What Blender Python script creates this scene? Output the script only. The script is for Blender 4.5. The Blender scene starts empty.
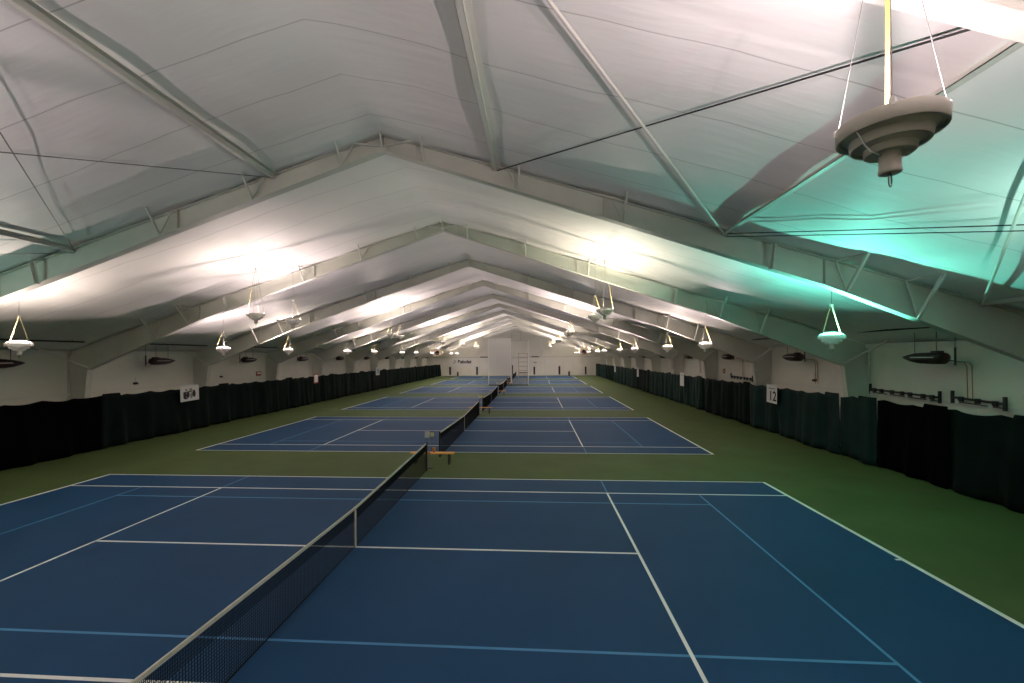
import bpy, bmesh, math, random
from mathutils import Vector, Matrix
random.seed(7)
sc = bpy.context.scene
COL = sc.collection
PI = math.pi

# ------------------------------------------------------------------ materials
def mat(name, color, rough=0.6, metal=0.0, spec=0.5, var=0.0, vscale=3.0, bump=0.0, bscale=20.0):
    m = bpy.data.materials.new(name); m.use_nodes = True
    nt = m.node_tree; b = nt.nodes['Principled BSDF']
    b.inputs['Base Color'].default_value = (*color, 1)
    b.inputs['Roughness'].default_value = rough
    b.inputs['Metallic'].default_value = metal
    b.inputs['Specular IOR Level'].default_value = spec
    tc = nt.nodes.new('ShaderNodeTexCoord')
    if var > 0:
        n = nt.nodes.new('ShaderNodeTexNoise'); n.inputs['Scale'].default_value = vscale
        n.inputs['Detail'].default_value = 5
        nt.links.new(tc.outputs['Object'], n.inputs['Vector'])
        r = nt.nodes.new('ShaderNodeMapRange')
        r.inputs['From Min'].default_value = 0.3; r.inputs['From Max'].default_value = 0.7
        r.inputs['To Min'].default_value = 1 - var; r.inputs['To Max'].default_value = 1 + var
        nt.links.new(n.outputs['Fac'], r.inputs['Value'])
        mx = nt.nodes.new('ShaderNodeVectorMath'); mx.operation = 'SCALE'
        mx.inputs[0].default_value = color
        nt.links.new(r.outputs['Result'], mx.inputs['Scale'])
        nt.links.new(mx.outputs['Vector'], b.inputs['Base Color'])
    if bump > 0:
        n2 = nt.nodes.new('ShaderNodeTexNoise'); n2.inputs['Scale'].default_value = bscale
        n2.inputs['Detail'].default_value = 3
        nt.links.new(tc.outputs['Object'], n2.inputs['Vector'])
        bp = nt.nodes.new('ShaderNodeBump'); bp.inputs['Strength'].default_value = bump
        bp.inputs['Distance'].default_value = 0.05
        nt.links.new(n2.outputs['Fac'], bp.inputs['Height'])
        nt.links.new(bp.outputs['Normal'], b.inputs['Normal'])
    return m

M = {}
M['green'] = mat('court_green_acrylic', (0.074, 0.112, 0.036), 0.7, spec=0.2, var=0.10, vscale=0.7, bump=0.05, bscale=60)
M['blue'] = mat('court_blue_acrylic', (0.0105, 0.060, 0.145), 0.65, spec=0.2, var=0.08, vscale=0.5, bump=0.05, bscale=60)
M['white_line'] = mat('white_line_paint', (0.90, 0.92, 0.88), 0.6)
M['blue_line'] = mat('light_blue_line_paint', (0.060, 0.24, 0.47), 0.6)
M['steel'] = mat('painted_frame_steel', (0.58, 0.585, 0.52), 0.55, var=0.05, vscale=1.5)
M['steel_light'] = mat('pale_painted_steel', (0.66, 0.64, 0.58), 0.5)
M['wall'] = mat('white_wall_liner', (0.74, 0.73, 0.63), 0.6, var=0.05, vscale=0.8, bump=0.1, bscale=1.2)
M['wall_low'] = mat('white_wall_panel', (0.76, 0.75, 0.68), 0.6, var=0.04, vscale=1.0)
M['trimm'] = mat('pale_trim', (0.70, 0.70, 0.64), 0.5)
M['curt_g'] = mat('dark_green_curtain', (0.0055, 0.021, 0.0185), 0.65, spec=0.12, var=0.25, vscale=1.4, bump=0.15, bscale=9)
M['curt_d'] = mat('black_green_curtain', (0.0032, 0.0085, 0.0070), 0.7, spec=0.07, var=0.25, vscale=1.4, bump=0.15, bscale=9)
M['curt_k'] = mat('black_curtain', (0.0014, 0.0018, 0.0018), 0.8, spec=0.02, var=0.2, vscale=1.4, bump=0.1, bscale=9)
M['black'] = mat('black_metal', (0.012, 0.012, 0.012), 0.5)
M['netblk'] = mat('black_net_cord', (0.005, 0.006, 0.007), 0.8, spec=0.1)
M['band'] = mat('canvas_headband', (0.62, 0.62, 0.52), 0.8)
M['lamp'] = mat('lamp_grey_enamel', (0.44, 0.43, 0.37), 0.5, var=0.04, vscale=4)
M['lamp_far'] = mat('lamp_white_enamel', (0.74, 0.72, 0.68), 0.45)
def translucent(m, f):
    nt = m.node_tree; b = nt.nodes['Principled BSDF']; o = nt.nodes['Material Output']
    t = nt.nodes.new('ShaderNodeBsdfTranslucent'); t.inputs['Color'].default_value = (0.9, 0.88, 0.85, 1)
    x = nt.nodes.new('ShaderNodeMixShader'); x.inputs[0].default_value = f
    nt.links.new(b.outputs[0], x.inputs[1]); nt.links.new(t.outputs[0], x.inputs[2]); nt.links.new(x.outputs[0], o.inputs['Surface'])
translucent(M['lamp_far'], 0.16)
M['refl'] = mat('white_reflector', (0.88, 0.88, 0.86), 0.35)
M['strap'] = mat('cream_strap', (0.62, 0.52, 0.24), 0.6)
M['strap_dark'] = mat('tan_strap', (0.30, 0.21, 0.06), 0.6)
M['wire'] = mat('steel_wire', (0.25, 0.25, 0.24), 0.5, metal=0.6)
M['brown'] = mat('dark_maroon_enamel', (0.030, 0.011, 0.009), 0.4)
M['wood'] = mat('orange_varnished_wood', (0.80, 0.36, 0.07), 0.5, var=0.12, vscale=9)
M['darkwood'] = mat('dark_leg_paint', (0.03, 0.03, 0.025), 0.6)
M['orange'] = mat('orange_plastic', (0.85, 0.30, 0.03), 0.5)
M['yellow'] = mat('pale_yellow_plastic', (0.70, 0.66, 0.28), 0.5)
M['signw'] = mat('white_sign_board', (0.74, 0.74, 0.72), 0.5)
M['signk'] = mat('black_ink', (0.015, 0.014, 0.018), 0.6)
M['grey_ink'] = mat('grey_ink', (0.30, 0.29, 0.27), 0.6)
M['red'] = mat('red_plastic', (0.45, 0.05, 0.03), 0.5)
M['signb'] = mat('blue_ink', (0.10, 0.20, 0.42), 0.5)
M['screenw'] = mat('white_screen_panel', (0.80, 0.79, 0.74), 0.28)
M['tan'] = mat('tan_metal', (0.45, 0.36, 0.25), 0.5)
M['mesh'] = mat('grey_fence_wire', (0.35, 0.35, 0.32), 0.6)
M['chain'] = mat('orange_cord', (0.40, 0.18, 0.07), 0.6)

def ceiling_mat():
    m = bpy.data.materials.new('white_roof_liner'); m.use_nodes = True
    nt = m.node_tree; L = nt.links; b = nt.nodes['Principled BSDF']
    b.inputs['Roughness'].default_value = 0.55; b.inputs['Specular IOR Level'].default_value = 0.35
    geo = nt.nodes.new('ShaderNodeNewGeometry'); sep = nt.nodes.new('ShaderNodeSeparateXYZ')
    L.new(geo.outputs['Position'], sep.inputs[0])
    # seams run across the building every 1.5 m of its length
    def seam(out, off, per, w):
        a = nt.nodes.new('ShaderNodeMath'); a.operation = 'ADD'; a.inputs[1].default_value = off
        L.new(out, a.inputs[0])
        mo = nt.nodes.new('ShaderNodeMath'); mo.operation = 'PINGPONG'; mo.inputs[1].default_value = per / 2
        L.new(a.outputs[0], mo.inputs[0])
        lt = nt.nodes.new('ShaderNodeMapRange'); lt.inputs['From Min'].default_value = 0
        lt.inputs['From Max'].default_value = w; lt.inputs['To Min'].default_value = 1; lt.inputs['To Max'].default_value = 0
        L.new(mo.outputs[0], lt.inputs['Value']); return lt.outputs['Result']
    s1 = seam(sep.outputs['Y'], 0.55, 1.5, 0.016)
    n = nt.nodes.new('ShaderNodeTexNoise'); n.inputs['Scale'].default_value = 0.9; n.inputs['Detail'].default_value = 4
    L.new(geo.outputs['Position'], n.inputs['Vector'])
    ramp = nt.nodes.new('ShaderNodeMix'); ramp.data_type = 'RGBA'
    ramp.inputs['A'].default_value = (0.88, 0.862, 0.835, 1); ramp.inputs['B'].default_value = (0.85, 0.845, 0.82, 1)
    L.new(n.outputs['Fac'], ramp.inputs['Factor'])
    mx = nt.nodes.new('ShaderNodeMix'); mx.data_type = 'RGBA'
    L.new(ramp.outputs['Result'], mx.inputs['A']); mx.inputs['B'].default_value = (0.36, 0.35, 0.33, 1)
    sc_ = nt.nodes.new('ShaderNodeMath'); sc_.operation = 'MULTIPLY'; sc_.inputs[1].default_value = 0.75
    L.new(s1, sc_.inputs[0]); L.new(sc_.outputs[0], mx.inputs['Factor'])
    L.new(mx.outputs['Result'], b.inputs['Base Color'])
    # taut wrinkles running down the slope
    mp = nt.nodes.new('ShaderNodeMapping'); mp.inputs['Scale'].default_value = (0.45, 3.2, 0.45)
    L.new(geo.outputs['Position'], mp.inputs['Vector'])
    n2 = nt.nodes.new('ShaderNodeTexNoise'); n2.inputs['Scale'].default_value = 1.1; n2.inputs['Detail'].default_value = 3
    L.new(mp.outputs['Vector'], n2.inputs['Vector'])
    n3 = nt.nodes.new('ShaderNodeTexNoise'); n3.inputs['Scale'].default_value = 0.55; n3.inputs['Detail'].default_value = 2
    L.new(geo.outputs['Position'], n3.inputs['Vector'])
    ad = nt.nodes.new('ShaderNodeMath'); ad.operation = 'ADD'
    L.new(n2.outputs['Fac'], ad.inputs[0]); L.new(n3.outputs['Fac'], ad.inputs[1])
    bp = nt.nodes.new('ShaderNodeBump'); bp.inputs['Strength'].default_value = 0.15; bp.inputs['Distance'].default_value = 0.12
    L.new(ad.outputs[0], bp.inputs['Height']); L.new(bp.outputs['Normal'], b.inputs['Normal'])
    return m
M['ceil'] = ceiling_mat()

def glass_mat(name, color, strength):
    m = bpy.data.materials.new(name); m.use_nodes = True
    nt = m.node_tree; nt.nodes.remove(nt.nodes['Principled BSDF'])
    out = nt.nodes['Material Output']
    t = nt.nodes.new('ShaderNodeBsdfTransparent'); e = nt.nodes.new('ShaderNodeEmission')
    e.inputs['Color'].default_value = (*color, 1); e.inputs['Strength'].default_value = strength
    a = nt.nodes.new('ShaderNodeAddShader')
    nt.links.new(t.outputs[0], a.inputs[0]); nt.links.new(e.outputs[0], a.inputs[1])
    nt.links.new(a.outputs[0], out.inputs['Surface'])
    m.cycles.emission_sampling = 'NONE'
    return m

# ------------------------------------------------------------------ mesh helpers
def box(bm, x0, x1, y0, y1, z0, z1):
    vs = [bm.verts.new((x, y, z)) for x in (x0, x1) for y in (y0, y1) for z in (z0, z1)]
    for f in ((0,1,3,2),(4,6,7,5),(0,4,5,1),(2,3,7,6),(0,2,6,4),(1,5,7,3)):
        bm.faces.new([vs[i] for i in f])

def bar(bm, a, b, w=0.05, h=None, up=(0,0,1)):
    h = h or w; a = Vector(a); b = Vector(b); d = (b - a).normalized(); up = Vector(up)
    if abs(d.dot(up)) > 0.98: up = Vector((0,1,0)) if abs(d.y) < 0.9 else Vector((1,0,0))
    s = d.cross(up).normalized(); u = s.cross(d).normalized()
    vs = []
    for p in (a, b):
        for i, j in ((-1,-1),(1,-1),(1,1),(-1,1)):
            vs.append(bm.verts.new(p + s*i*w/2 + u*j*h/2))
    for f in ((3,2,1,0),(4,5,6,7),(0,1,5,4),(1,2,6,5),(2,3,7,6),(3,0,4,7)):
        bm.faces.new([vs[i] for i in f])

def tube(bm, pts, r, n=8):
    pts = [Vector(p) for p in pts]; rings = []
    for i, p in enumerate(pts):
        d = (pts[min(i+1, len(pts)-1)] - pts[max(i-1, 0)]).normalized()
        up = Vector((0,0,1)) if abs(d.z) < 0.95 else Vector((1,0,0))
        s = d.cross(up).normalized(); u = s.cross(d)
        rings.append([bm.verts.new(p + (s*math.cos(2*PI*k/n) + u*math.sin(2*PI*k/n))*r) for k in range(n)])
    for a, b in zip(rings, rings[1:]):
        for k in range(n): bm.faces.new((a[k], a[(k+1)%n], b[(k+1)%n], b[k]))
    bm.faces.new(rings[0][::-1]); bm.faces.new(rings[-1])

def lathe(bm, prof, n=40, c=(0,0,0)):
    rings = []
    for r, z in prof:
        rings.append([bm.verts.new((c[0]+max(r,1e-4)*math.cos(2*PI*k/n), c[1]+max(r,1e-4)*math.sin(2*PI*k/n), c[2]+z)) for k in range(n)])
    for a, b in zip(rings, rings[1:]):
        for k in range(n): bm.faces.new((a[k], a[(k+1)%n], b[(k+1)%n], b[k]))

def prism(bm, poly, y0, y1):
    a = [bm.verts.new((x, y0, z)) for x, z in poly]; b = [bm.verts.new((x, y1, z)) for x, z in poly]
    n = len(poly)
    bm.faces.new(a[::-1]); bm.faces.new(b)
    for i in range(n): bm.faces.new((a[i], a[(i+1)%n], b[(i+1)%n], b[i]))

def obj(name, bm, m, parent=None, smooth=False, bevel=0.0):
    bmesh.ops.recalc_face_normals(bm, faces=bm.faces)
    me = bpy.data.meshes.new(name); bm.to_mesh(me); bm.free()
    me.materials.append(m)
    if smooth:
        for p in me.polygons: p.use_smooth = True
    o = bpy.data.objects.new(name, me); COL.objects.link(o)
    if parent: o.parent = parent
    if bevel:
        b = o.modifiers.new('bevel', 'BEVEL'); b.width = bevel; b.segments = 2; b.limit_method = 'ANGLE'
    return o

def tag(o, label, cat, group=None):
    o['label'] = label; o['category'] = cat
    if group: o['group'] = group
    return o
def thing(name, label, cat, loc=(0,0,0), group=None, rot=(0,0,0)):
    o = bpy.data.objects.new(name, None); COL.objects.link(o); o.empty_display_size = 0.2
    o.location = loc; o.rotation_euler = rot
    return tag(o, label, cat, group)
def struct(o, label=None):
    o['kind'] = 'structure'
    if label: o['label'] = label
    return o
def BM(): return bmesh.new()
def copy_tree(o, parent=None):
    c = o.copy(); COL.objects.link(c)
    if parent: c.parent = parent
    for ch in list(o.children): copy_tree(ch, c)
    return c
ORD = ['first','second','third','fourth','fifth','sixth','seventh','eighth','ninth','tenth','eleventh','twelfth','thirteenth','fourteenth']

# ------------------------------------------------------------------ building dimensions
HW = 18.3            # half width of the hall
Y0, Y1 = -13.0, 82.5 # back wall behind the viewer, far gable
F0, BAY = 2.05, 7.5  # first frame in front of the viewer and the bay length
COURT = 15.0
def ceil_z(x): return 10.50 - 0.315*abs(x)
def flange_z(x):
    x = abs(x); P = [(0,10.03),(6,8.02),(11.6,6.12),(17.22,3.83)]
    for (a, za), (b, zb) in zip(P, P[1:]):
        if x <= b: return za + (zb-za)*(x-a)/(b-a)
    return P[-1][1]
FR = [F0 + BAY*i for i in range(-1, 11)]
bounds = [Y0] + FR + [Y1]

# ------------------------------------------------------------------ floor, courts, lines
bm = BM(); box(bm, -HW, HW, Y0, Y1, -0.2, 0.0)
struct(obj('floor', bm, M['green']), 'green acrylic floor of the tennis hall')
def rect(bm, x0, x1, y0, y1, z0, z1): box(bm, min(x0,x1), max(x0,x1), min(y0,y1), max(y0,y1), z0, z1)
BX, DX = 11.885, 5.485
for c in range(6):
    yc = c*COURT
    bm = BM(); rect(bm, -BX, BX, yc-DX, yc+DX, 0.0, 0.004)
    struct(obj('floor_court', bm, M['blue']), 'blue playing surface of the %s court from the camera' % ORD[c])
    bm = BM(); h = 0.007; w = 0.05
    for s in (-1, 1):
        rect(bm, s*BX, s*(BX-0.10), yc-DX, yc+DX, 0.004, h)                       # baselines
        rect(bm, -BX, BX, yc+s*DX, yc+s*(DX-w), 0.004, h)                          # doubles sidelines
        rect(bm, -BX, BX, yc+s*4.115, yc+s*(4.115-w-0.01), 0.004, h)                    # singles sidelines
        rect(bm, s*6.40, s*(6.40-w-0.01), yc-4.115, yc+4.115, 0.004, h)                 # service lines
        rect(bm, s*BX, s*(BX-0.2), yc-0.03, yc+0.03, 0.004, h)                    # centre marks
    rect(bm, -6.4, 6.4, yc-0.03, yc+0.03, 0.004, h)                               # centre service line
    struct(obj('floor_lines', bm, M['white_line']), 'white tennis lines of the %s court' % ORD[c])
    bm = BM(); h2 = 0.0062; w = 0.05
    for s in (-1, 1):
        rect(bm, s*9.2, s*(9.2-w), yc-4.06, yc+4.06, 0.004, h2)
        rect(bm, -9.15, 9.15, yc+s*3.2, yc+s*(3.2-w), 0.004, h2)
        for t in (-1, 1):
            rect(bm, s*6.40, s*(6.40-0.04), yc+t*4.12, yc+t*5.43, 0.004, h2)
    struct(obj('floor_practice_lines', bm, M['blue_line']), 'light blue junior court lines of the %s court' % ORD[c])

# ------------------------------------------------------------------ walls
EZ = ceil_z(HW)
for s, nm in ((-1, 'left'), (1, 'right')):
    bm = BM(); rect(bm, s*HW, s*(HW+0.25), Y0, Y1, 0, EZ+0.2)
    struct(obj('wall_'+nm, bm, M['wall']), 'white lined %s side wall' % nm)
    bm = BM(); rect(bm, s*HW, s*(HW-0.05), Y0, Y1, 2.60, 2.70)
    struct(obj('trim_%d' % (1 if s < 0 else 2), bm, M['trimm']), 'pale ledge along the %s wall' % nm)
    bm = BM(); rect(bm, s*HW, s*(HW-0.14), Y0, Y1, EZ-0.16, EZ+0.02)
    struct(obj('trim_%d' % (3 if s < 0 else 4), bm, M['trimm']), 'eave strip along the %s wall' % nm)
for y, nm, t in ((Y1, 'far', 0.25), (Y0, 'back', -0.25)):
    bm = BM()
    prism(bm, [(-HW,0),(HW,0),(HW,EZ+0.1),(0,10.9),(-HW,EZ+0.1)], y, y+t)
    struct(obj('wall_'+nm, bm, M['wall']), 'cream gable wall at the %s end' % nm)
bm = BM(); box(bm, -HW, HW, Y1-0.05, Y1, 0, 3.95)
struct(obj('wall_far_panel', bm, M['wall_low']), 'lower white panelling of the far gable')
bm = BM(); box(bm, -HW, HW, Y1-0.14, Y1, 3.95, 4.12)
struct(obj('trim_5', bm, M['steel']), 'grey girt across the far gable')
bm = BM()
for x in [-16.2+2.03*i for i in range(17)]: box(bm, x-0.02, x+0.02, Y1-0.07, Y1-0.05, 0.1, 3.95)
struct(obj('trim_6', bm, M['steel']), 'thin upright joints in the far gable panelling')
bm = BM()
for x in (-6, 0, 6): box(bm, x-0.09, x+0.09, Y1-0.12, Y1, 4.12, ceil_z(x)-0.02)
struct(obj('trim_7', bm, M['wall_low']), 'gable posts above the girt')

# ------------------------------------------------------------------ roof liner
bm = BM()
NX, NY = 64, 26
rnd = random.Random(3)
for b0, b1 in zip(bounds, bounds[1:]):
    ph = [rnd.uniform(0, 6.28) for _ in range(6)]
    grid = []
    for i in range(NX+1):
        x = -HW + 2*HW*i/NX; row = []
        for j in range(NY+1):
            t = j/NY; y = b0 + (b1-b0)*t
            e = min(t, 1-t)*(b1-b0)
            k = 1 - math.exp(-e/0.6)
            z = ceil_z(x) + 0.07*k
            if abs(x) < 1.6: z -= 0.10*(1-abs(x)/1.6)
            edge = min(1, (HW-abs(x))/1.5)
            z += k*edge*(0.035*math.sin(1.03*x+ph[0]+0.5*math.sin(y*1.3+ph[1])) + 0.02*math.sin(2.2*y+ph[2]+0.4*x) + 0.012*math.sin(3.7*x-1.9*y+ph[3]))
            if abs(x) >= HW-1e-6: z = ceil_z(x)
            z += (1-k)*0.03*math.sin(2*PI*x/3.07+PI/2)*edge
            row.append(bm.verts.new((x, y, z)))
        grid.append(row)
    for i in range(NX):
        for j in range(NY):
            bm.faces.new((grid[i][j], grid[i+1][j], grid[i+1][j+1], grid[i][j+1]))
o = obj('ceiling', bm, M['ceil'], smooth=True)
sd = o.modifiers.new('thick', 'SOLIDIFY'); sd.thickness = 0.02; sd.offset = 1
struct(o, 'white quilted roof liner pitched to the ridge')
for p in o.data.polygons: pass

# ------------------------------------------------------------------ steel frames
XS = [0, 3, 6, 8.8, 11.6, 14.4, 17.22]
def rafter(s):
    bm = BM()
    lo = [(s*x, flange_z(x)) for x in XS]; hi = [(s*x, ceil_z(x)-0.03) for x in XS]
    poly = lo + hi[::-1]
    if s < 0: pass
    prism(bm, poly, -0.006, 0.006)
    for a, b in zip(lo, lo[1:]):
        bar(bm, (a[0],0,a[1]), (b[0],0,b[1]), 0.24, 0.022)
    for a, b in zip(hi, hi[1:]):
        bar(bm, (a[0],0,a[1]), (b[0],0,b[1]), 0.20, 0.02)
    for x in (0.04, 6, 11.6):                       # web stiffeners
        bar(bm, (s*x,0,flange_z(x)), (s*x,0,ceil_z(x)-0.04), 0.012, 0.20, up=(0,1,0))
    return bm
def column(s):
    bm = BM()
    poly = [(s*17.62,0.0),(s*(HW-0.02),0.0),(s*(HW-0.02),ceil_z(HW)-0.04),(s*17.22,ceil_z(17.22)-0.05),(s*17.22,3.83)]
    prism(bm, poly, -0.006, 0.006)
    bar(bm, (s*17.62,0,0), (s*17.22,0,3.83), 0.26, 0.022, up=(1,0,0))
    bar(bm, (s*(HW-0.03),0,0), (s*(HW-0.03),0,EZ-0.1), 0.22, 0.02, up=(1,0,0))
    box(bm, min(s*17.22,s*(HW-0.03)), max(s*17.22,s*(HW-0.03)), -0.11, 0.11, 3.815, 3.845)
    box(bm, min(s*17.55,s*(HW-0.02)), max(s*17.55,s*(HW-0.02)), -0.16, 0.16, 0.0, 0.03)
    return bm
def v_brace(s, x, wide, long_=False):
    bm = BM(); fz = flange_z(x); cz = ceil_z(x)
    if wide:
        bar(bm, (s*x, -0.14, fz-0.05), (s*(x+0.02), -0.26, cz-0.10), 0.012, 0.13, up=(1,0,0))
        bar(bm, (s*x, -0.17, fz-0.05), (s*(x+0.02), -0.29, cz-0.10), 0.13, 0.012, up=(1,0,0))
    elif long_:
        bar(bm, (s*x, -0.12, fz+0.02), (s*(x+0.0), -0.85, ceil_z(x)+0.10), 0.07, 0.07)
        bar(bm, (s*x, -0.12, fz+0.02), (s*(x-0.25), -0.10, ceil_z(x-0.25)-0.05), 0.035, 0.035)
        bar(bm, (s*(x-0.25), -0.10, ceil_z(x-0.25)-0.05), (s*(x+0.0), -0.85, ceil_z(x)+0.10), 0.035, 0.035)
    else:
        bar(bm, (s*x, -0.12, fz+0.02), (s*x, -0.55, cz+0.06), 0.045, 0.045)
        bar(bm, (s*x, -0.12, fz+0.02), (s*(x-0.32), -0.08, ceil_z(x-0.32)-0.03), 0.03, 0.03)
    return bm
def make_frame():
    t = thing('steel_frame', '', 'roof frame', (0, FR[0], 0))
    for s in (-1, 1):
        obj('rafter', rafter(s), M['steel'], t)
        obj('column', column(s), M['steel'], t)
        for x in (1.16, 3.75, 6.5): obj('flange_brace', v_brace(s, x, False), M['steel'], t)
        obj('flange_brace', v_brace(s, 10.22, True), M['steel'], t)
        for x in (12.1, 13.8): obj('flange_brace', v_brace(s, x, False, True), M['steel_light'], t)
        bm = BM(); bar(bm, (s*17.15, -0.1, 3.9), (s*17.6, -1.9, EZ+0.12), 0.06, 0.06)
        obj('haunch_brace', bm, M['steel_light'], t)
    bm = BM()
    bar(bm, (0, -0.13, 10.05), (0, -0.45, 10.66), 0.04)
    bar(bm, (0, -0.13, 10.12), (0.85, -0.16, 10.23), 0.04)
    bar(bm, (0, -0.13, 10.12), (-0.85, -0.16, 10.23), 0.04)
    bar(bm, (-0.1, -0.12, 10.02), (0.1, -0.12, 10.02), 0.04, 0.14)
    obj('ridge_brace', bm, M['steel'], t)
    return t
f0 = make_frame()
for i, y in enumerate(FR):
    f = f0 if i == 0 else copy_tree(f0)
    f.location = (0, y, 0)
    f['group'] = 'steel frames carrying the roof'
    if i == 0: f['label'] = 'grey steel roof frame seen only at the top right corner'
    elif i == 1: f['label'] = 'big grey steel roof frame spanning the whole picture, nearest full one'
    else: f['label'] = 'pale steel roof frame, %s full one behind the big nearest frame' % ORD[i-2]

# ------------------------------------------------------------------ bracing in the first bay
NODES = [-15.4, -9.2, -3.14, 3.14, 9.14, 15.4]
ya, yb = FR[0]+0.02, FR[1]-0.02
nm = ['beside the left eave','on the left slope','just left of the ridge','just right of the ridge','on the right slope behind the big lamp','beside the right eave']
def strut(x, k):
    z = ceil_z(x) - 0.065
    bm = BM()
    w = 0.11
    # zed-shaped section: lower flange, web, upper flange
    box(bm, x-w, x, ya, yb, z-0.065, z-0.053)
    box(bm, x-0.006, x+0.006, ya, yb, z-0.065, z+0.06)
    box(bm, x, x+w, ya, yb, z+0.05, z+0.06)
    box(bm, x-w, x-w+0.008, ya, yb, z-0.065, z-0.04)
    o = obj('roof_strut', bm, M['steel_light'])
    tag(o, 'straight pale steel strut between the nearest frames, ' + k, 'strut', 'struts in the nearest bay')
for x, k in zip(NODES, nm): strut(x, k)
def rod(a, b, r, m, name, label, sag=0.0):
    A = Vector((a[0], a[1], ceil_z(a[0])-a[2])); B = Vector((b[0], b[1], ceil_z(b[0])-b[2]))
    pts = [A.lerp(B, i/12) - Vector((0,0,sag*math.sin(PI*i/12))) for i in range(13)]
    bm = BM(); tube(bm, pts, r, 8)
    tag(obj(name, bm, m, smooth=True), label, 'brace', 'diagonal roof braces in the nearest bay')
rod((9.14,yb,0.16),(3.14,ya,0.16), 0.028, M['steel_light'], 'brace_rod', 'pale tubular diagonal brace rising from the right slope to the top edge')
rod((3.14,yb,0.12),(9.14,ya,0.10), 0.014, M['black'], 'brace_rod', 'thin dark diagonal rod running up right behind the big lamp')
rod((9.14,yb,0.10),(15.4,ya,0.10), 0.011, M['black'], 'brace_rod', 'upper thin dark cable crossing level beneath the teal lit roof', 0.02)
rod((9.14,yb,0.18),(15.4,ya,0.22), 0.010, M['black'], 'brace_rod', 'lower thin dark cable crossing level beneath the teal lit roof', 0.02)
rod((15.4,yb,0.12),(9.14,ya,0.10), 0.030, M['steel_light'], 'brace_rod', 'pale strap brace rising steeply at the right edge')
rod((-9.2,yb,0.12),(-3.14,ya,0.12), 0.012, M['wire'], 'brace_rod', 'thin diagonal brace rising to the upper left edge')
rod((-3.14,yb,0.10),(-9.2,ya,0.12), 0.012, M['wire'], 'brace_rod', 'thin diagonal brace crossing level on the left slope')
rod((-9.2,yb,0.16),(-15.4,ya,0.12), 0.012, M['wire'], 'brace_rod', 'thin diagonal brace low by the left eave')

# ------------------------------------------------------------------ lamps
def shade_bm():
    bm = BM()
    prof = [(0.375,0.0),(0.388,0.0),(0.392,-0.005),(0.392,-0.115),(0.385,-0.122),(0.365,-0.118),(0.360,-0.095),
            (0.300,-0.095),(0.298,-0.10),(0.288,-0.195),(0.280,-0.205),(0.262,-0.200),(0.257,-0.18),
            (0.205,-0.185),(0.196,-0.19),(0.186,-0.265),(0.178,-0.272),(0.150,-0.268),(0.100,-0.262),
            (0.080,-0.265),(0.080,-0.395),(0.084,-0.40),(0.084,-0.425),(0.078,-0.432),(0.0,-0.432)]
    inner = [(0.375,0.0),(0.370,-0.06),(0.345,-0.085),(0.26,-0.16),(0.17,-0.235),(0.07,-0.25),(0.0,-0.25)]
    lathe(bm, prof, 40); lathe(bm, inner, 40)
    bmesh.ops.remove_doubles(bm, verts=bm.verts, dist=0.0006)
    return bm
def lamp_parts(t, hook, mshade, cable_len, glass, high, near):
    sh = obj('lamp_shade', shade_bm(), mshade, t, smooth=True)
    mod = sh.modifiers.new('split', 'EDGE_SPLIT'); mod.split_angle = math.radians(50)
    bm = BM(); pts = [(0.035*math.cos(a), 0, -0.435-0.05+0.055*math.sin(a)) for a in [i*2*PI/16+PI/2 for i in range(17)]]
    tube(bm, pts, 0.006, 6); obj('ring', bm, M['wire'], t, smooth=True)
    bm = BM()
    lathe(bm, [(0.0,-0.08),(0.05,-0.09),(0.065,-0.13),(0.05,-0.19),(0.03,-0.22),(0.03,-0.25),(0.0,-0.25)][1:], 16)
    obj('lamp_socket', bm, M['refl'], t, smooth=True)
    bm = BM()
    if high: lathe(bm, [(0.36,-0.045),(0.28,-0.035),(0.18,-0.03),(0.08,-0.026),(0.0005,-0.025)], 32)
    else: lathe(bm, [(0.345,0.005),(0.335,0.03),(0.28,0.065),(0.18,0.09),(0.08,0.10),(0.0005,0.102)], 32)
    obj('glass_cover', bm, glass, t, smooth=True)
    # suspension: two flat straps, two thin wires, clips, one hook and the long cable
    for k in range(4):
        a = math.radians(20 + 90*k)
        top = (0.02*math.cos(a), 0.02*math.sin(a), hook)
        foot = (0.375*math.cos(a), 0.375*math.sin(a), -0.01)
        bm = BM()
        if k == 0 or (k == 2 and not near): bar(bm, foot, top, 0.034, 0.006, up=(math.cos(a), math.sin(a), 0)); m_ = M['strap_dark'] if near else M['strap']
        else: tube(bm, [foot, top], 0.004, 6); m_ = M['wire']
        obj('strap', bm, m_, t)
        bm = BM(); box(bm, foot[0]-0.02, foot[0]+0.02, foot[1]-0.02, foot[1]+0.02, -0.02, 0.035)
        obj('clip', bm, M['refl'], t)
    for k in (0, 2):                               # spring clips spanning the steps underneath
        a = math.radians(-20 + 180*(k//2)); c_, s_ = math.cos(a), math.sin(a)
        bm = BM(); tube(bm, [(0.37*c_,0.37*s_,-0.11),(0.31*c_,0.31*s_,-0.17),(0.27*c_,0.27*s_,-0.22),(0.21*c_,0.21*s_,-0.26),(0.10*c_,0.10*s_,-0.29)], 0.006, 6)
        obj('spring_clip', bm, M['refl'], t, smooth=True)
    bm = BM(); box(bm, -0.06, 0.06, -0.015, 0.015, hook-0.01, hook+0.03); obj('hook', bm, M['refl'], t)
    if cable_len > hook + 0.1:
        bm = BM(); tube(bm, [(0,0,hook+0.02),(0.01,0,(hook+cable_len)/2),(0,0,cable_len)], 0.007, 6)
        obj('cable', bm, M['wire'], t)
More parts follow.
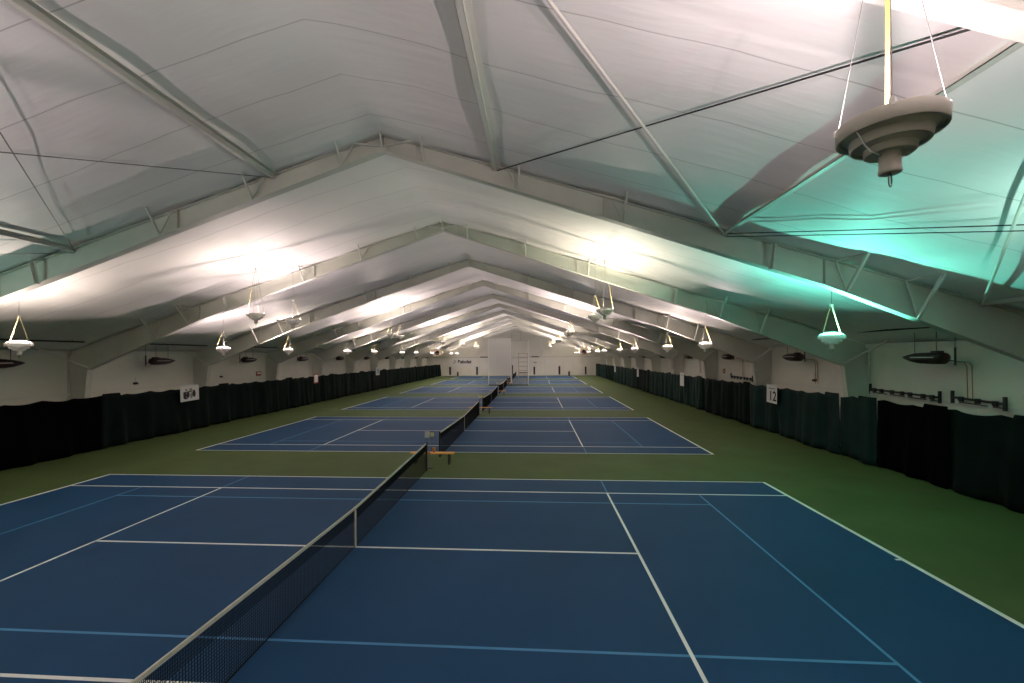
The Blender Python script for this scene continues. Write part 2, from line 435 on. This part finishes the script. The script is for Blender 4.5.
WARM = (1.0, 0.82, 0.73); ROSE = (1.0, 0.79, 0.78); YEL = (1.0, 0.87, 0.70); TEAL = (0.20, 1.0, 0.78); TEALP = (0.58, 1.0, 0.87); NEUT = (1.0, 0.80, 0.83)
GL = {}
def glass(c):
    if c not in GL: GL[c] = glass_mat('lit_lamp_glass', c, 2.2)
    return GL[c]
PROTO = {}
LS = 0.8
def place_lamp(x, y, z, color, power, hook, near, label, group):
    key = (round(ceil_z(x)), hook, near, color)
    cable = (ceil_z(x)+0.11-z)/(LS*1.1)
    if key not in PROTO:
        t = thing('hanging_lamp', label, 'lamp', (x, y, z), group)
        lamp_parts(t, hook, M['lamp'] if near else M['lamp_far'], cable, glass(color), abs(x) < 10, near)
        PROTO[key] = t
    else:
        t = copy_tree(PROTO[key]); t.location = (x, y, z); t['label'] = label; t['group'] = group
        for ch in list(t.children):
            if ch.type == 'LIGHT': bpy.data.objects.remove(ch)
    t.rotation_euler = (0, 0, 0.6 if near else random.uniform(-0.35, 0.35))
    t.scale = (LS, LS, LS*1.1)
    ld = bpy.data.lights.new('lamp_bulb', 'POINT'); ld.energy = power; ld.color = color; ld.shadow_soft_size = 0.03
    lo = bpy.data.objects.new('lamp_bulb', ld); COL.objects.link(lo); lo.parent = t; lo.location = (0, 0, -0.105)
    return t
LOWY = [-3.1, 2.85, 11.6, 17.45, 26.2, 32.4, 41.4, 47.4, 56.4, 62.4, 71.4, 77.4]
HIGHY = [-8.8, -6.2, 6.4, 8.95, 21.9, 24.15, 37.0, 39.95, 52.0, 54.95, 67.0, 69.95]
P = 620.0
for s, side in ((-1, 'left'), (1, 'right')):
    for i, y in enumerate(LOWY):
        col = WARM if i % 2 else ROSE; pw = P*(0.50 if i < 4 else 0.62 if i < 8 else 1.3)
        if i < 2 and s > 0: col = TEAL if i else TEALP; pw = P*(0.85 if i else 0.26)
        if i == 0 and s < 0: col = TEALP; pw = P*0.5
        if i == 1 and s < 0: lab = 'glowing lamp on cream straps at the left edge, low over the curtain'
        elif i == 1: lab = 'teal glowing lamp on cream straps low at the right, below the big frame'
        elif i == 0: lab = 'low lamp of the %s side, outside the view' % side
        else: lab = 'small bright lamp in the low %s row, %s beyond its nearest one' % (side, ORD[i-2])
        if i == 0: lab = 'teal lamp low on the %s, nearest to the camera' % side
        place_lamp(s*12.2+0.13, y, 4.86, col, pw, 0.95, False, lab, 'low lamps along the %s wall' % side)
    for i, y in enumerate(HIGHY):
        col = YEL if (i in (2, 3) and s > 0) else (NEUT if (i % 2 or i < 2) else WARM); pw = P*(0.74 if i < 2 else 0.40 if i < 4 else 0.62 if i < 8 else 1.5)
        near = (i < 2)
        if s > 0 and i == 1: lab = 'big grey stepped bowl lamp hanging at the top right'
        elif i < 2: lab = 'grey stepped bowl lamp hanging overhead on the %s, %s' % (side, 'behind the viewer' if i == 0 else 'just out of view')
        else: lab = 'bowl lamp in the high %s row by the ridge, %s from the front' % (side, ORD[i-2])
        hook = 2.0 if (near or i == 2) else 0.95
        place_lamp(s*6.72, y, 6.04 if near else 6.06, col, pw, hook, near, lab, 'high lamps on the %s slope' % side)

# ------------------------------------------------------------------ nets
def net_h(t): return 0.914 + (1.07-0.914)*abs(t)**1.1
def make_net():
    t = thing('tennis_net', '', 'tennis net')
    HLN = 6.32
    bm = BM(); n = 284; th = 0.0056
    for i in range(n+1):
        y = -HLN + 2*HLN*i/n; h = net_h(y/HLN) - 0.05
        box(bm, -th/2, th/2, y-th/2, y+th/2, 0.03, h)
    rows = 21
    for k in range(rows):
        f = k/(rows-1)
        for j in range(24):
            ya_, yb_ = -HLN+2*HLN*j/24, -HLN+2*HLN*(j+1)/24
            za, zb = 0.03+(net_h(ya_/HLN)-0.08)*f, 0.03+(net_h(yb_/HLN)-0.08)*f
            bar(bm, (0,ya_,za), (0,yb_,zb), th, th)
    for i in range(n):                              # doubled cords in the upper third
        y = -HLN + 2*HLN*(i+0.5)/n; h = net_h(y/HLN) - 0.05
        box(bm, -th/2, th/2, y-th/2, y+th/2, h-0.24, h)
    obj('net_mesh', bm, M['netblk'], t)
    bm = BM()
    for j in range(24):
        ya_, yb_ = -HLN+2*HLN*j/24, -HLN+2*HLN*(j+1)/24
        bar(bm, (0,ya_,net_h(ya_/HLN)-0.028), (0,yb_,net_h(yb_/HLN)-0.028), 0.022, 0.058)
    obj('headband', bm, M['band'], t)
    bm = BM(); tube(bm, [(0,-HLN,0.03),(0,0,0.025),(0,HLN,0.03)], 0.012, 6)
    obj('bottom_cord', bm, M['netblk'], t)
    bm = BM(); box(bm, -0.016, 0.016, -0.03, 0.03, 0.012, 0.918); obj('center_strap', bm, M['band'], t)
    for s in (-1, 1):
        bm = BM(); lathe(bm, [(0.038,0.0),(0.038,1.09),(0.03,1.10),(0.0,1.10)], 16, (0, s*6.38, 0))
        p = obj('post', bm, M['black'], t, smooth=True)
        p.modifiers.new('split', 'EDGE_SPLIT')
        bm = BM(); bar(bm, (0, s*6.38+0.045, 0.62), (0.0, s*6.38+0.045, 0.80), 0.05, 0.04); bar(bm, (0.0,s*6.38+0.07,0.7),(0.12,s*6.38+0.07,0.66),0.02)
        obj('winch', bm, M['black'], p)
    return t
n0 = make_net()
for c in range(6):
    t = n0 if c == 0 else copy_tree(n0)
    t.location = (0, c*COURT, 0.004)
    t['label'] = ['black tennis net with cream headband across the nearest court','black tennis net across the second court, beyond the orange bench'][c] if c < 2 else 'black tennis net across the %s court from the camera' % ORD[c]
    t['group'] = 'nets of the row of courts'

# ------------------------------------------------------------------ benches and score cards between courts
def make_bench():
    t = thing('bench', '', 'bench')
    bm = BM(); box(bm, -0.9, 0.9, -0.15, -0.01, 0.42, 0.46); box(bm, -0.9, 0.9, 0.01, 0.15, 0.42, 0.46)
    obj('seat', bm, M['wood'], t, bevel=0.008)
    for s in (-1, 1):
        bm = BM()
        for q in (-1, 1): box(bm, s*0.68-0.03, s*0.68+0.03, q*0.12-0.025, q*0.12+0.025, 0, 0.42)
        box(bm, s*0.68-0.025, s*0.68+0.025, -0.12, 0.12, 0.36, 0.42)
        obj('leg', bm, M['darkwood'], t)
    return t
b0 = make_bench()
for c in range(4):
    b = b0 if c == 0 else copy_tree(b0)
    b.location = (-0.04, 7.5+c*COURT, 0); 
    b['label'] = 'orange wooden bench standing between the nearest two nets' if c == 0 else 'orange wooden bench in the %s gap between nets' % ORD[c]
    b['group'] = 'benches between the courts'
b.location = (-0.04, 7.5+3*COURT-0.6, 0)
t = thing('drink_cup', 'small orange cup standing on the nearest bench', 'cup', (0.02, 7.5, 0.46))
bm = BM(); lathe(bm, [(0.0,0),(0.045,0),(0.06,0.17),(0.052,0.17),(0.04,0.02),(0.0,0.02)], 20); obj('cup_body', bm, M['orange'], t, smooth=True)
bm = BM(); lathe(bm, [(0.064,0.165),(0.064,0.185),(0.0,0.19)], 20); obj('lid', bm, M['orange'], t, smooth=True)
def score(y, lab):
    t = thing('score_keeper', lab, 'score card holder', (0, y, 0), 'score card holders at the net posts')
    bm = BM(); tube(bm, [(0,0,0),(0,0,1.28)], 0.012, 8); obj('pole', bm, M['wire'], t)
    bm = BM(); lathe(bm, [(0.14,0),(0.14,0.02),(0.02,0.035),(0,0.035)], 20); obj('base', bm, M['black'], t)
    bm = BM(); box(bm, -0.18, 0.0, -0.015, 0.015, 1.18, 1.42); obj('score_card', bm, M['signw'], t, bevel=0.004)
    bm = BM(); box(bm, 0.03, 0.17, -0.015, 0.015, 1.22, 1.38); obj('score_card', bm, M['yellow'], t, bevel=0.004)
score(6.85, 'white and yellow score cards on a pole past the nearest net')
score(22.0, 'white and yellow score cards on a pole past the second net')
score(37.0, 'white and yellow score cards on a pole past the third net')

# ------------------------------------------------------------------ curtains
def curtain(x, y0, y1, m, seed, s, top=2.58, raise0=0.07):
    r = random.Random(seed); bm = BM()
    L = y1-y0; n = int(L*22); nz = 10; ph = [r.uniform(0, 6.3) for _ in range(6)]
    grid = []
    for i in range(n+1):
        y = y0 + L*i/n; col = []
        sc_ = abs(math.sin(PI*(y-y0)/1.25))
        tz = top - 0.07*sc_ + 0.02*math.sin(3*y+ph[0])
        if y-y0 < 0.9: tz = top + raise0
        for j in range(nz+1):
            f = j/nz; z = 0.03 + (tz-0.03)*f
            a = 0.030 + 0.055*(1-f)
            dx = a*math.sin(3.6*y+ph[1]+1.2*math.sin(1.1*y+ph[2])) + a*0.5*math.sin(8.1*y+ph[3]+f*1.5) + 0.10*math.sin(0.9*y+ph[4])*(0.4+0.6*(1-f))
            dx += 0.05*math.sin(PI*f)*math.sin(2.4*y+ph[5]+2.2*f)
            dx *= min(1, (y-y0)/0.25, (y1-y)/0.25)
            col.append(bm.verts.new((x+dx, y, z)))
        grid.append(col)
    for i in range(n):
        for j in range(nz): bm.faces.new((grid[i][j], grid[i+1][j], grid[i+1][j+1], grid[i][j+1]))
    o = obj('court_curtain', bm, m, smooth=True)
    sd = o.modifiers.new('thick', 'SOLIDIFY'); sd.thickness = 0.012
    return o
ys = [Y0+0.3] + FR + [Y1-0.25]
for s, side in ((-1, 'left'), (1, 'right')):
    for i, (a, b) in enumerate(zip(ys, ys[1:])):
        if b < -4: continue
        x = s*(16.60 if s < 0 else 17.08)
        mm = (M['curt_k'] if i < 3 else M['curt_d']) if s < 0 else (M['curt_g'] if i % 3 != 1 else M['curt_d'])
        if s > 0 and i == 2:
            # second panel beyond the nearest: the black overlapping length stands in front
            o = curtain(17.25, a+0.1, 5.0, M['curt_d'], 77, s); tag(o, 'dark curtain length at the right edge, under the black rack', 'curtain', 'court curtains along the right wall')
            o = curtain(17.15, 4.85, 7.6, M['curt_k'], 78, s); tag(o, 'black curtain length in front of the right wall, darkest of them', 'curtain', 'court curtains along the right wall')
            o = curtain(17.15, 7.65, b, M['curt_g'], 79, s); tag(o, 'short green curtain length just beyond the black one', 'curtain', 'court curtains along the right wall')
            continue
        o = curtain(x, a+0.005, b-0.005, mm, 10*i+(s > 0), s)
        if s < 0: lab = '%s green-black curtain panel along the left wall, counted from the camera' % ORD[i-1]
        else: lab = '%s dark green curtain panel along the right wall, counted from the camera' % ORD[i-1]
        tag(o, lab, 'curtain', 'court curtains along the %s wall' % side)

# ------------------------------------------------------------------ things on the side walls
def make_heater(s):
    t = thing('hanging_heater', '', 'heater')
    bm = BM()                                       # boat-shaped hood, pointed far end
    prof = [(-0.72,0.14,0.14),(-0.70,0.22,0.22),(-0.3,0.24,0.23),(0.1,0.235,0.22),(0.42,0.18,0.17),(0.70,0.08,0.08),(0.86,0.012,0.012)]
    rings = []
    for y, w, h in prof:
        rings.append([bm.verts.new((w*math.cos(a), y, h*math.sin(a)*(1.0 if math.sin(a) < 0 else 0.75))) for a in [2*PI*k/14 for k in range(14)]])
    for a, b in zip(rings, rings[1:]):
        for k in range(14): bm.faces.new((a[k], a[(k+1)%14], b[(k+1)%14], b[k]))
    bm.faces.new(rings[0]); bm.faces.new(rings[-1][::-1])
    obj('hood', bm, M['brown'], t, smooth=True)
    for q in (-1, 1):
        bm = BM(); box(bm, min(q*0.225,q*0.25), max(q*0.225,q*0.25), -0.6, 0.25, -0.012, 0.016); obj('edge_strip', bm, M['steel_light'], t)
    bm = BM(); box(bm, -0.10, 0.10, -0.62, -0.34, 0.08, 0.22); obj('burner_box', bm, M['black'], t, bevel=0.02)
    bm = BM(); box(bm, -0.02, 0.02, -1.10, -1.06, -0.25, 0.32); box(bm, -0.02, 0.02, -1.08, -0.66, -0.12, -0.08)
    obj('bracket', bm, M['black'], t)
    for y, ex in ((-0.45, 0.0), (0.35, 0.0), (-1.08, 0.0)):
        bm = BM(); bar(bm, (0, y, 0.12), (ex, y, 0.86), 0.014); obj('chain', bm, M['black'], t)
    if s > 0:
        for q in (-0.62, -0.78):
            bm = BM(); tube(bm, [(0.1, q, -0.1), (0.7, q, -0.16), (0.78, q, -0.3), (0.8, q, -1.38)], 0.014, 6)
            obj('cord', bm, M['chain'], t)
    return t
for s, side in ((-1, 'left'), (1, 'right')):
    h0 = None
    for k in range(10):
        h0_ = make_heater(s) if k == 0 else copy_tree(h0)
        if k == 0: h0 = h0_
        h0_.location = (s*17.4, 5.95+BAY*k + (0.0 if s > 0 else 0.3), 4.20)
        h0_['label'] = 'dark maroon boat-shaped heater hung by the %s wall, %s from the camera' % (side, ORD[k])
        h0_['group'] = 'heaters hung along the %s wall' % side
    for k in range(10):
        bm = BM(); y = 2.6+BAY*k; z = 5.14 if s < 0 else 5.2
        tube(bm, [(s*17.0, y+0.2, z), (s*17.0, y+6.5, z)], 0.035, 8)
        o = thing('gas_pipe', 'black pipe under the %s eave, %s length from the camera' % (side, ORD[k]), 'pipe', (0, 0, 0), 'black pipes under the %s eave' % side)
        obj('pipe', bm, M['black'], o, smooth=True)
        bm = BM()
        for q in (0.8, 3.3, 6.0): bar(bm, (s*17.0, y+q, z), (s*17.0, y+q, ceil_z(17.0)+0.2), 0.02)
        obj('hanger', bm, M['black'], o)

def rack(y0, y1, z0, z1, lab):
    t = thing('wall_rack', lab, 'rack', (18.12, y0, z0), 'black racks on the right wall')
    L = y1-y0; dz = z1-z0
    bm = BM(); bar(bm, (0,0,0), (0,L,dz), 0.05, 0.07); bar(bm, (0,0,-0.13), (0,L,dz-0.13), 0.03, 0.03); obj('rail', bm, M['black'], t)
    for y in (0, L):
        bm = BM(); box(bm, -0.03, 0.03, y-0.04, y+0.04, dz*(y/L)-0.2, dz*(y/L)+0.22); obj('end_plate', bm, M['black'], t)
    n = max(3, int(L/0.42)); r = random.Random(int(y0*10))
    for i in range(n):
        y = L*(i+0.5)/n + r.uniform(-0.06, 0.06); z = dz*y/L
        bm = BM(); box(bm, -0.06, 0.02, y-0.07, y+0.07, z-0.10, z+0.06); obj('bracket', bm, M['black'], t, bevel=0.01)
        if i % 2 == 0:
            bm = BM(); box(bm, -0.09, -0.06, y+0.03, y+0.13, z-0.18, z-0.08); obj('clip', bm, M['signw'], t)
rack(6.2, 9.25, 2.80, 2.86, 'black rack with white clips on the right wall, longer near one')
rack(4.15, 5.75, 2.80, 2.86, 'short black rack at the right edge of the wall')
rack(18.9, 21.9, 2.74, 2.78, 'black rack on the right wall farther back, past the number sign')

def text(body, size, m, parent, loc, rot, extrude=0.004, align='CENTER', shear=0.0, bold=0.0):
    cu = bpy.data.curves.new('lettering', 'FONT'); cu.body = body; cu.size = size; cu.extrude = extrude
    cu.align_x = align; cu.align_y = 'CENTER'; cu.shear = shear; cu.offset = bold
    tmp = bpy.data.objects.new('tmp', cu); COL.objects.link(tmp)
    dg = bpy.context.evaluated_depsgraph_get(); me = bpy.data.meshes.new_from_object(tmp.evaluated_get(dg))
    bpy.data.objects.remove(tmp)
    me.materials.clear(); me.materials.append(m)
    o = bpy.data.objects.new('lettering', me); COL.objects.link(o); o.parent = parent
    o.location = loc; o.rotation_euler = rot
    return o
# local frame of wall signs: X to the viewer's right, Z up, -Y towards the viewer
def sign(name, s, y, z, w, h, label, m=None, tilt=0.0, cat='sign', group=None):
    x = -16.37 if s < 0 else 16.84
    rz = PI/2 if s < 0 else -PI/2
    t = thing(name, label, cat, (x, y, z), group, (0, tilt, rz))
    bm = BM(); box(bm, -w/2, w/2, -0.006, 0.006, -h/2, h/2); obj('board', bm, m or M['signw'], t)
    return t
t = sign('number_sign', 1, 14.28, 2.2, 0.98, 0.98, 'white number sign reading 12 hung on the right curtain', cat='sign', group='signs hung on the right curtain', tilt=0.03)
text('12', 0.72, M['signk'], t, (0.10, -0.012, -0.13), (PI/2,0,0), bold=0.012)
bm = BM(); box(bm, -0.30, 0.30, -0.010, -0.006, 0.26, 0.32); obj('stripe', bm, M['grey_ink'], t)
for y, k in ((28.3, 'second'), (44.2, 'third'), (59.3, 'fourth')):
    t = sign('number_sign', 1, y, 2.2, 0.95, 1.15, '%s white sign along the right curtain, edge seen narrow' % k, group='signs hung on the right curtain')
    bm = BM(); box(bm, -0.28, 0.28, -0.010, -0.006, 0.34, 0.40); obj('stripe', bm, M['grey_ink'], t)
t = sign('poster', -1, 14.45, 2.27, 1.35, 0.92, 'white poster with black drawing hung on the left curtain', cat='poster', tilt=-0.03)
bm = BM()
def blob(cx, cz, rx, rz, n=14, k0=0.0):
    vs = [bm.verts.new((cx+rx*math.cos(2*PI*i/n)*(1+0.12*math.sin(3*i+k0)), -0.011, cz+rz*math.sin(2*PI*i/n)*(1+0.1*math.cos(2*i+k0)))) for i in range(n)]
    ws = [bm.verts.new((v.co.x, -0.006, v.co.z)) for v in vs]
    bm.faces.new(vs); [bm.faces.new((vs[i], vs[(i+1)%n], ws[(i+1)%n], ws[i])) for i in range(n)]
for cx, cz, rx, rz in ((-0.36,-0.12,0.12,0.22),(-0.14,-0.10,0.12,0.17),(0.30,-0.06,0.13,0.20),(-0.28,-0.28,0.12,0.05),(-0.34,0.06,0.16,0.04),(-0.05,0.08,0.20,0.04)): blob(cx, cz, rx, rz, k0=cx*9)
obj('drawing', bm, M['signk'], t)
bm = BM()
for cx, cz, rx, rz in ((-0.25,0.20,0.10,0.07),(0.07,0.18,0.12,0.11),(0.10,-0.15,0.09,0.18),(0.30,0.14,0.12,0.03)): blob(cx, cz, rx, rz, k0=cx*5)
obj('drawing_shade', bm, M['grey_ink'], t)
t = sign('poster', -1, 29.0, 2.35, 0.8, 0.9, 'small white poster with red border on the left curtain', m=M['red'], cat='poster')
bm = BM(); box(bm, -0.30, 0.30, -0.012, -0.006, -0.34, 0.34); obj('sheet', bm, M['signw'], t)
t = sign('poster', -1, 44.6, 2.45, 1.3, 1.0, 'pale poster with blue cross on the left curtain', cat='poster')
bm = BM(); bar(bm, (-0.5,-0.012,-0.35),(0.5,-0.012,0.35),0.01,0.13,up=(0,0,1)); bar(bm, (-0.5,-0.013,0.35),(0.5,-0.013,-0.35),0.01,0.13,up=(0,0,1)); obj('cross_print', bm, M['signb'], t)
t = thing('warning_sign', 'small red and white sign on the left wall above the curtain', 'sign', (-18.22, 23.5, 3.05), None, (0,0,PI/2))
bm = BM(); box(bm, -0.28, 0.28, -0.01, 0.05, -0.17, 0.17); obj('board', bm, M['red'], t)
bm = BM(); box(bm, -0.22, 0.22, -0.02, -0.01, -0.04, 0.11); obj('panel', bm, M['signw'], t)
t = thing('life_ring', 'small red round fitting on the right wall past the number sign', 'wall fitting', (18.22, 23.2, 3.1), None, (0,0,-PI/2))
bm = BM()
pts = [(0.16*math.cos(a), -0.03, 0.16*math.sin(a)) for a in [2*PI*i/20 for i in range(21)]]
tube(bm, pts, 0.03, 8); obj('ring', bm, M['red'], t, smooth=True)
t.name = 'hose_ring'
for x, y, z, lab in ((-18.24, 12.9, 2.95, 'small dark box on the left wall above the second curtain panel'), (18.24, 13.0, 3.0, 'small dark box on the right wall between the near frames'), (-18.24, 19.4, 3.0, 'small dark box on the left wall by the red sign')):
    t = thing('junction_box', lab, 'wall box', (x, y, z), 'small dark boxes on the side walls')
    bm = BM(); box(bm, -0.06, 0.06, -0.10, 0.10, -0.06, 0.06); obj('housing', bm, M['black'], t, bevel=0.01)
    bm = BM(); bar(bm, (0,0,0.06), (0,0,0.35), 0.02); obj('conduit', bm, M['steel'], t)

# ------------------------------------------------------------------ far gable
FY = Y1-0.11
t = thing('banner', 'long white banner with dark lettering on the far gable', 'banner', (-11.8, FY, 2.95))
bm = BM(); box(bm, -2.35, 2.35, -0.01, 0.03, -0.92, 0.92); obj('cloth', bm, M['signw'], t)
text('Babolat', 1.0, M['signk'], t, (0.45, -0.02, 0.12), (PI/2,0,0), bold=0.03, shear=0.15)
bm = BM()
for dx in (0, 0.28): bar(bm, (-2.0+dx,-0.02,-0.32), (-1.65+dx,-0.02,0.48), 0.012, 0.14, up=(0,0,1))
obj('stripes', bm, M['grey_ink'], t)
for x, z1, w, lab in ((-14.5,2.0,0.42,'dark wall pad under the left end of the banner'),(-8.55,2.0,0.42,'dark wall pad just right of the banner'),(3.9,1.95,0.36,'dark wall pad beside the white tall screen on its right'),(9.3,2.05,0.40,'dark wall pad midway on the right half of the far gable'),(14.9,1.9,0.34,'dark wall pad nearest the right curtain on the far gable')):
    t = thing('wall_pad', lab, 'wall pad', (x, FY, 0), 'dark pads on the far gable')
    bm = BM(); box(bm, -w/2, w/2, -0.06, 0.1, 0.25, z1); obj('cushion', bm, M['black'], t, bevel=0.03)
    bm = BM(); box(bm, -w/2+0.05, w/2-0.05, -0.03, 0.1, 0.0, 0.25); obj('foot', bm, M['steel'], t)
for x, lab in ((-12.73,'short dark trash can below the banner'),(11.35,'short dark trash can by the far gable, right half')):
    t = thing('trash_can', lab, 'trash can', (x, FY-0.35, 0), 'trash cans at the far gable')
    bm = BM(); lathe(bm, [(0.0,0.0),(0.17,0.0),(0.21,0.85),(0.0,0.85)], 18); obj('bin', bm, M['darkwood'], t, smooth=True)
    bm = BM(); lathe(bm, [(0.225,0.84),(0.225,0.90),(0.12,1.02),(0.0,1.04)], 18); obj('lid', bm, M['tan'], t, smooth=True)
for x, lab in ((-7.0,'dark slot vent on the far gable left of the screen'),(4.1,'dark slot vent on the far gable right of the screen')):
    t = thing('wall_vent', lab, 'vent', (x, FY-0.02, 4.08), 'slot vents on the far gable')
    bm = BM(); box(bm, -0.85, 0.85, -0.05, 0.02, -0.10, 0.10); obj('housing', bm, M['darkwood'], t)
    bm = BM()
    for q in (-0.05, 0.0, 0.05): box(bm, -0.8, 0.8, -0.065, -0.05, q-0.012, q+0.012)
    obj('louver', bm, M['black'], t)
t = thing('wall_vent', 'big square louvered vent high on the far gable', 'vent', (0.0, FY+0.06, 8.55))
bm = BM(); 
for a in (-0.95, 0.95): box(bm, a-0.07, a+0.07, -0.05, 0.05, -0.95, 0.95); box(bm, -0.95, 0.95, -0.05, 0.05, a-0.07, a+0.07)
obj('frame', bm, M['steel'], t)
bm = BM()
for i in range(9): box(bm, -0.88, 0.88, -0.02, 0.04, -0.84+i*0.2, -0.72+i*0.2)
obj('louver', bm, M['wall_low'], t)
t = thing('door_leaf', 'dark framed double doorway opening seen in the far gable', 'door', (-1.0, FY, 0))
bpy.data.objects.remove(t)
for x0, w, z1, lab in ((-2.55,0.30,1.95,'narrow dark wall pad left of the doorway behind the screen'),(-1.0,0.62,2.3,'dark notice board on the far gable behind the screen')):
    t = thing('wall_pad', lab, 'wall pad', (x0, FY, 0), 'dark pads on the far gable')
    bm = BM(); box(bm, -w/2, w/2, -0.06, 0.1, 0.3, z1); obj('cushion', bm, M['darkwood'], t, bevel=0.02)
t = thing('wall_plaque', 'small dark plaque on the far gable below the right vent', 'plaque', (4.1, FY, 2.85))
bm = BM(); box(bm, -0.35, 0.35, -0.03, 0.1, -0.12, 0.12); obj('plate', bm, M['grey_ink'], t)

# unit heaters with slanting flues near the far end
for s, side in ((-1, 'left'), (1, 'right')):
    t = thing('unit_heater', 'grey box heater with slanting flue hung at the far %s' % side, 'heater', (s*12.0, 60.0, 4.9), 'box heaters near the far gable')
    bm = BM(); box(bm, -0.6, 0.6, -0.4, 0.4, -0.5, 0.5); obj('casing', bm, M['tan'], t, bevel=0.03)
    bm = BM(); lathe(bm, [(0.36,0.0),(0.36,0.03),(0.30,0.03),(0.30,0.01),(0.0,0.01)], 24)
    g = obj('fan_grille', bm, M['black'], t, smooth=True); g.location = (0,-0.4,0); g.rotation_euler = (PI/2,0,0)
    bm = BM(); tube(bm, [(-s*0.1,0,0.45),(-s*0.4,0,0.9),(-s*1.9,0,ceil_z(s*10.1)-4.9+0.15)], 0.14, 12); obj('flue', bm, M['steel'], t, smooth=True)
    for q in (-0.5, 0.5):
        bm = BM(); bar(bm, (q,0,0.5),(q,0,ceil_z(12.0+s*q)-4.9+0.18), 0.03); obj('hanger', bm, M['wire'], t)

# tall white screen with the ladder bay
SY = 52.5
t = thing('tall_screen', 'tall white screen with an open ladder bay standing behind the nets', 'screen', (0.0, SY, 0))
k = (SY+9.455)/(55.5+9.455)
X0, X1, XM, XL = 4.14-(4.14+3.05)*k, 4.14-(4.14-3.08)*k, 4.14-(4.14-0.42)*k, 4.14-(4.14-1.6)*k
ZT, ZR, ZB, ZL = 4.36+2.64*k, 4.36+2.38*k, 4.36-2.96*k, 4.36+0.38*k
bm = BM(); box(bm, X0+0.05, XM-0.03, -0.03, 0.03, ZB, ZT-0.03); obj('panel', bm, M['screenw'], t)
bm = BM()
for x, z1 in ((X0, ZT), (XM, ZT), (X1, ZR)): box(bm, x-0.06, x+0.06, -0.06, 0.06, 0, z1)
box(bm, X0, XM, -0.05, 0.05, ZT-0.1, ZT); box(bm, X0, XM, -0.05, 0.05, ZB-0.06, ZB+0.03)
obj('frame', bm, M['refl'], t)
bm = BM(); box(bm, XM, X1, -0.07, 0.07, ZR-0.14, ZR); box(bm, XM+0.05, XM+0.13, -0.03, 0.03, 0.2, ZR); box(bm, XM, X1, -0.04, 0.04, 3.95, 4.02)
obj('crossbar', bm, M['steel'], t)
lad = obj('ladder', (lambda b: (box(b, XL-0.05, XL+0.03, -0.1, -0.04, 0.0, ZL), box(b, X1-0.16, X1-0.1, -0.1, -0.04, 0.0, ZL), b)[-1])(BM()), M['tan'], t)
zz = ZL-0.05
for i in range(7):
    bm = BM(); box(bm, XL, X1-0.12, -0.12, -0.05, zz-0.05, zz+0.02); obj('rung', bm, M['tan'], lad); zz -= 0.62
bm = BM(); box(bm, XL+0.05, X1-0.15, -0.2, 0.25, 1.78, 1.9); obj('platform', bm, M['darkwood'], t)
bm = BM()
for i in range(50): box(bm, X0+0.06+i*(X1-X0-0.12)/50, X0+0.06+i*(X1-X0-0.12)/50+0.028, -0.015, 0.015, 0.1, 0.86)
for i in range(8): box(bm, X0, X1, -0.012, 0.012, 0.1+i*0.11, 0.118+i*0.11)
obj('mesh_skirt', bm, M['mesh'], t)
bm = BM(); box(bm, X0, X1, -0.12, 0.12, 0.0, 0.12); obj('base', bm, M['darkwood'], t)

# ------------------------------------------------------------------ world, camera, colour
w = bpy.data.worlds.new('World'); sc.world = w; w.use_nodes = True
w.node_tree.nodes['Background'].inputs[0].default_value = (0.5, 0.55, 0.6, 1)
w.node_tree.nodes['Background'].inputs[1].default_value = 0.01
cam = bpy.data.cameras.new('camera'); co = bpy.data.objects.new('camera', cam); COL.objects.link(co); sc.camera = co
f = 423.993; yaw = -0.0661688; roll = -0.0070721
cam.sensor_fit = 'HORIZONTAL'; cam.sensor_width = 36.0; cam.lens = f/1024*36
cam.shift_x = 4.829/1024; cam.shift_y = 14.148/1024; cam.clip_start = 0.05; cam.clip_end = 300
fw = Vector((math.sin(yaw), math.cos(yaw), 0)); r0 = Vector((math.cos(yaw), -math.sin(yaw), 0)); u0 = r0.cross(fw)
r = r0*math.cos(roll)+u0*math.sin(roll); u = -r0*math.sin(roll)+u0*math.cos(roll)
mtx = Matrix((r, u, -fw)).transposed().to_4x4(); mtx.translation = Vector((4.14125, -9.4553, 4.35923))
co.matrix_world = mtx
vs = sc.view_settings; vs.view_transform = 'Standard'; vs.look = 'None'; vs.exposure = 0.6; vs.gamma = 1.0; vs.use_curve_mapping = False
cy = sc.cycles
cy.use_denoising = True; cy.max_bounces = 8; cy.diffuse_bounces = 5; cy.glossy_bounces = 3; cy.transparent_max_bounces = 8
cy.sample_clamp_indirect = 4.0; cy.caustics_reflective = False; cy.caustics_refractive = False
cy.use_light_tree = True
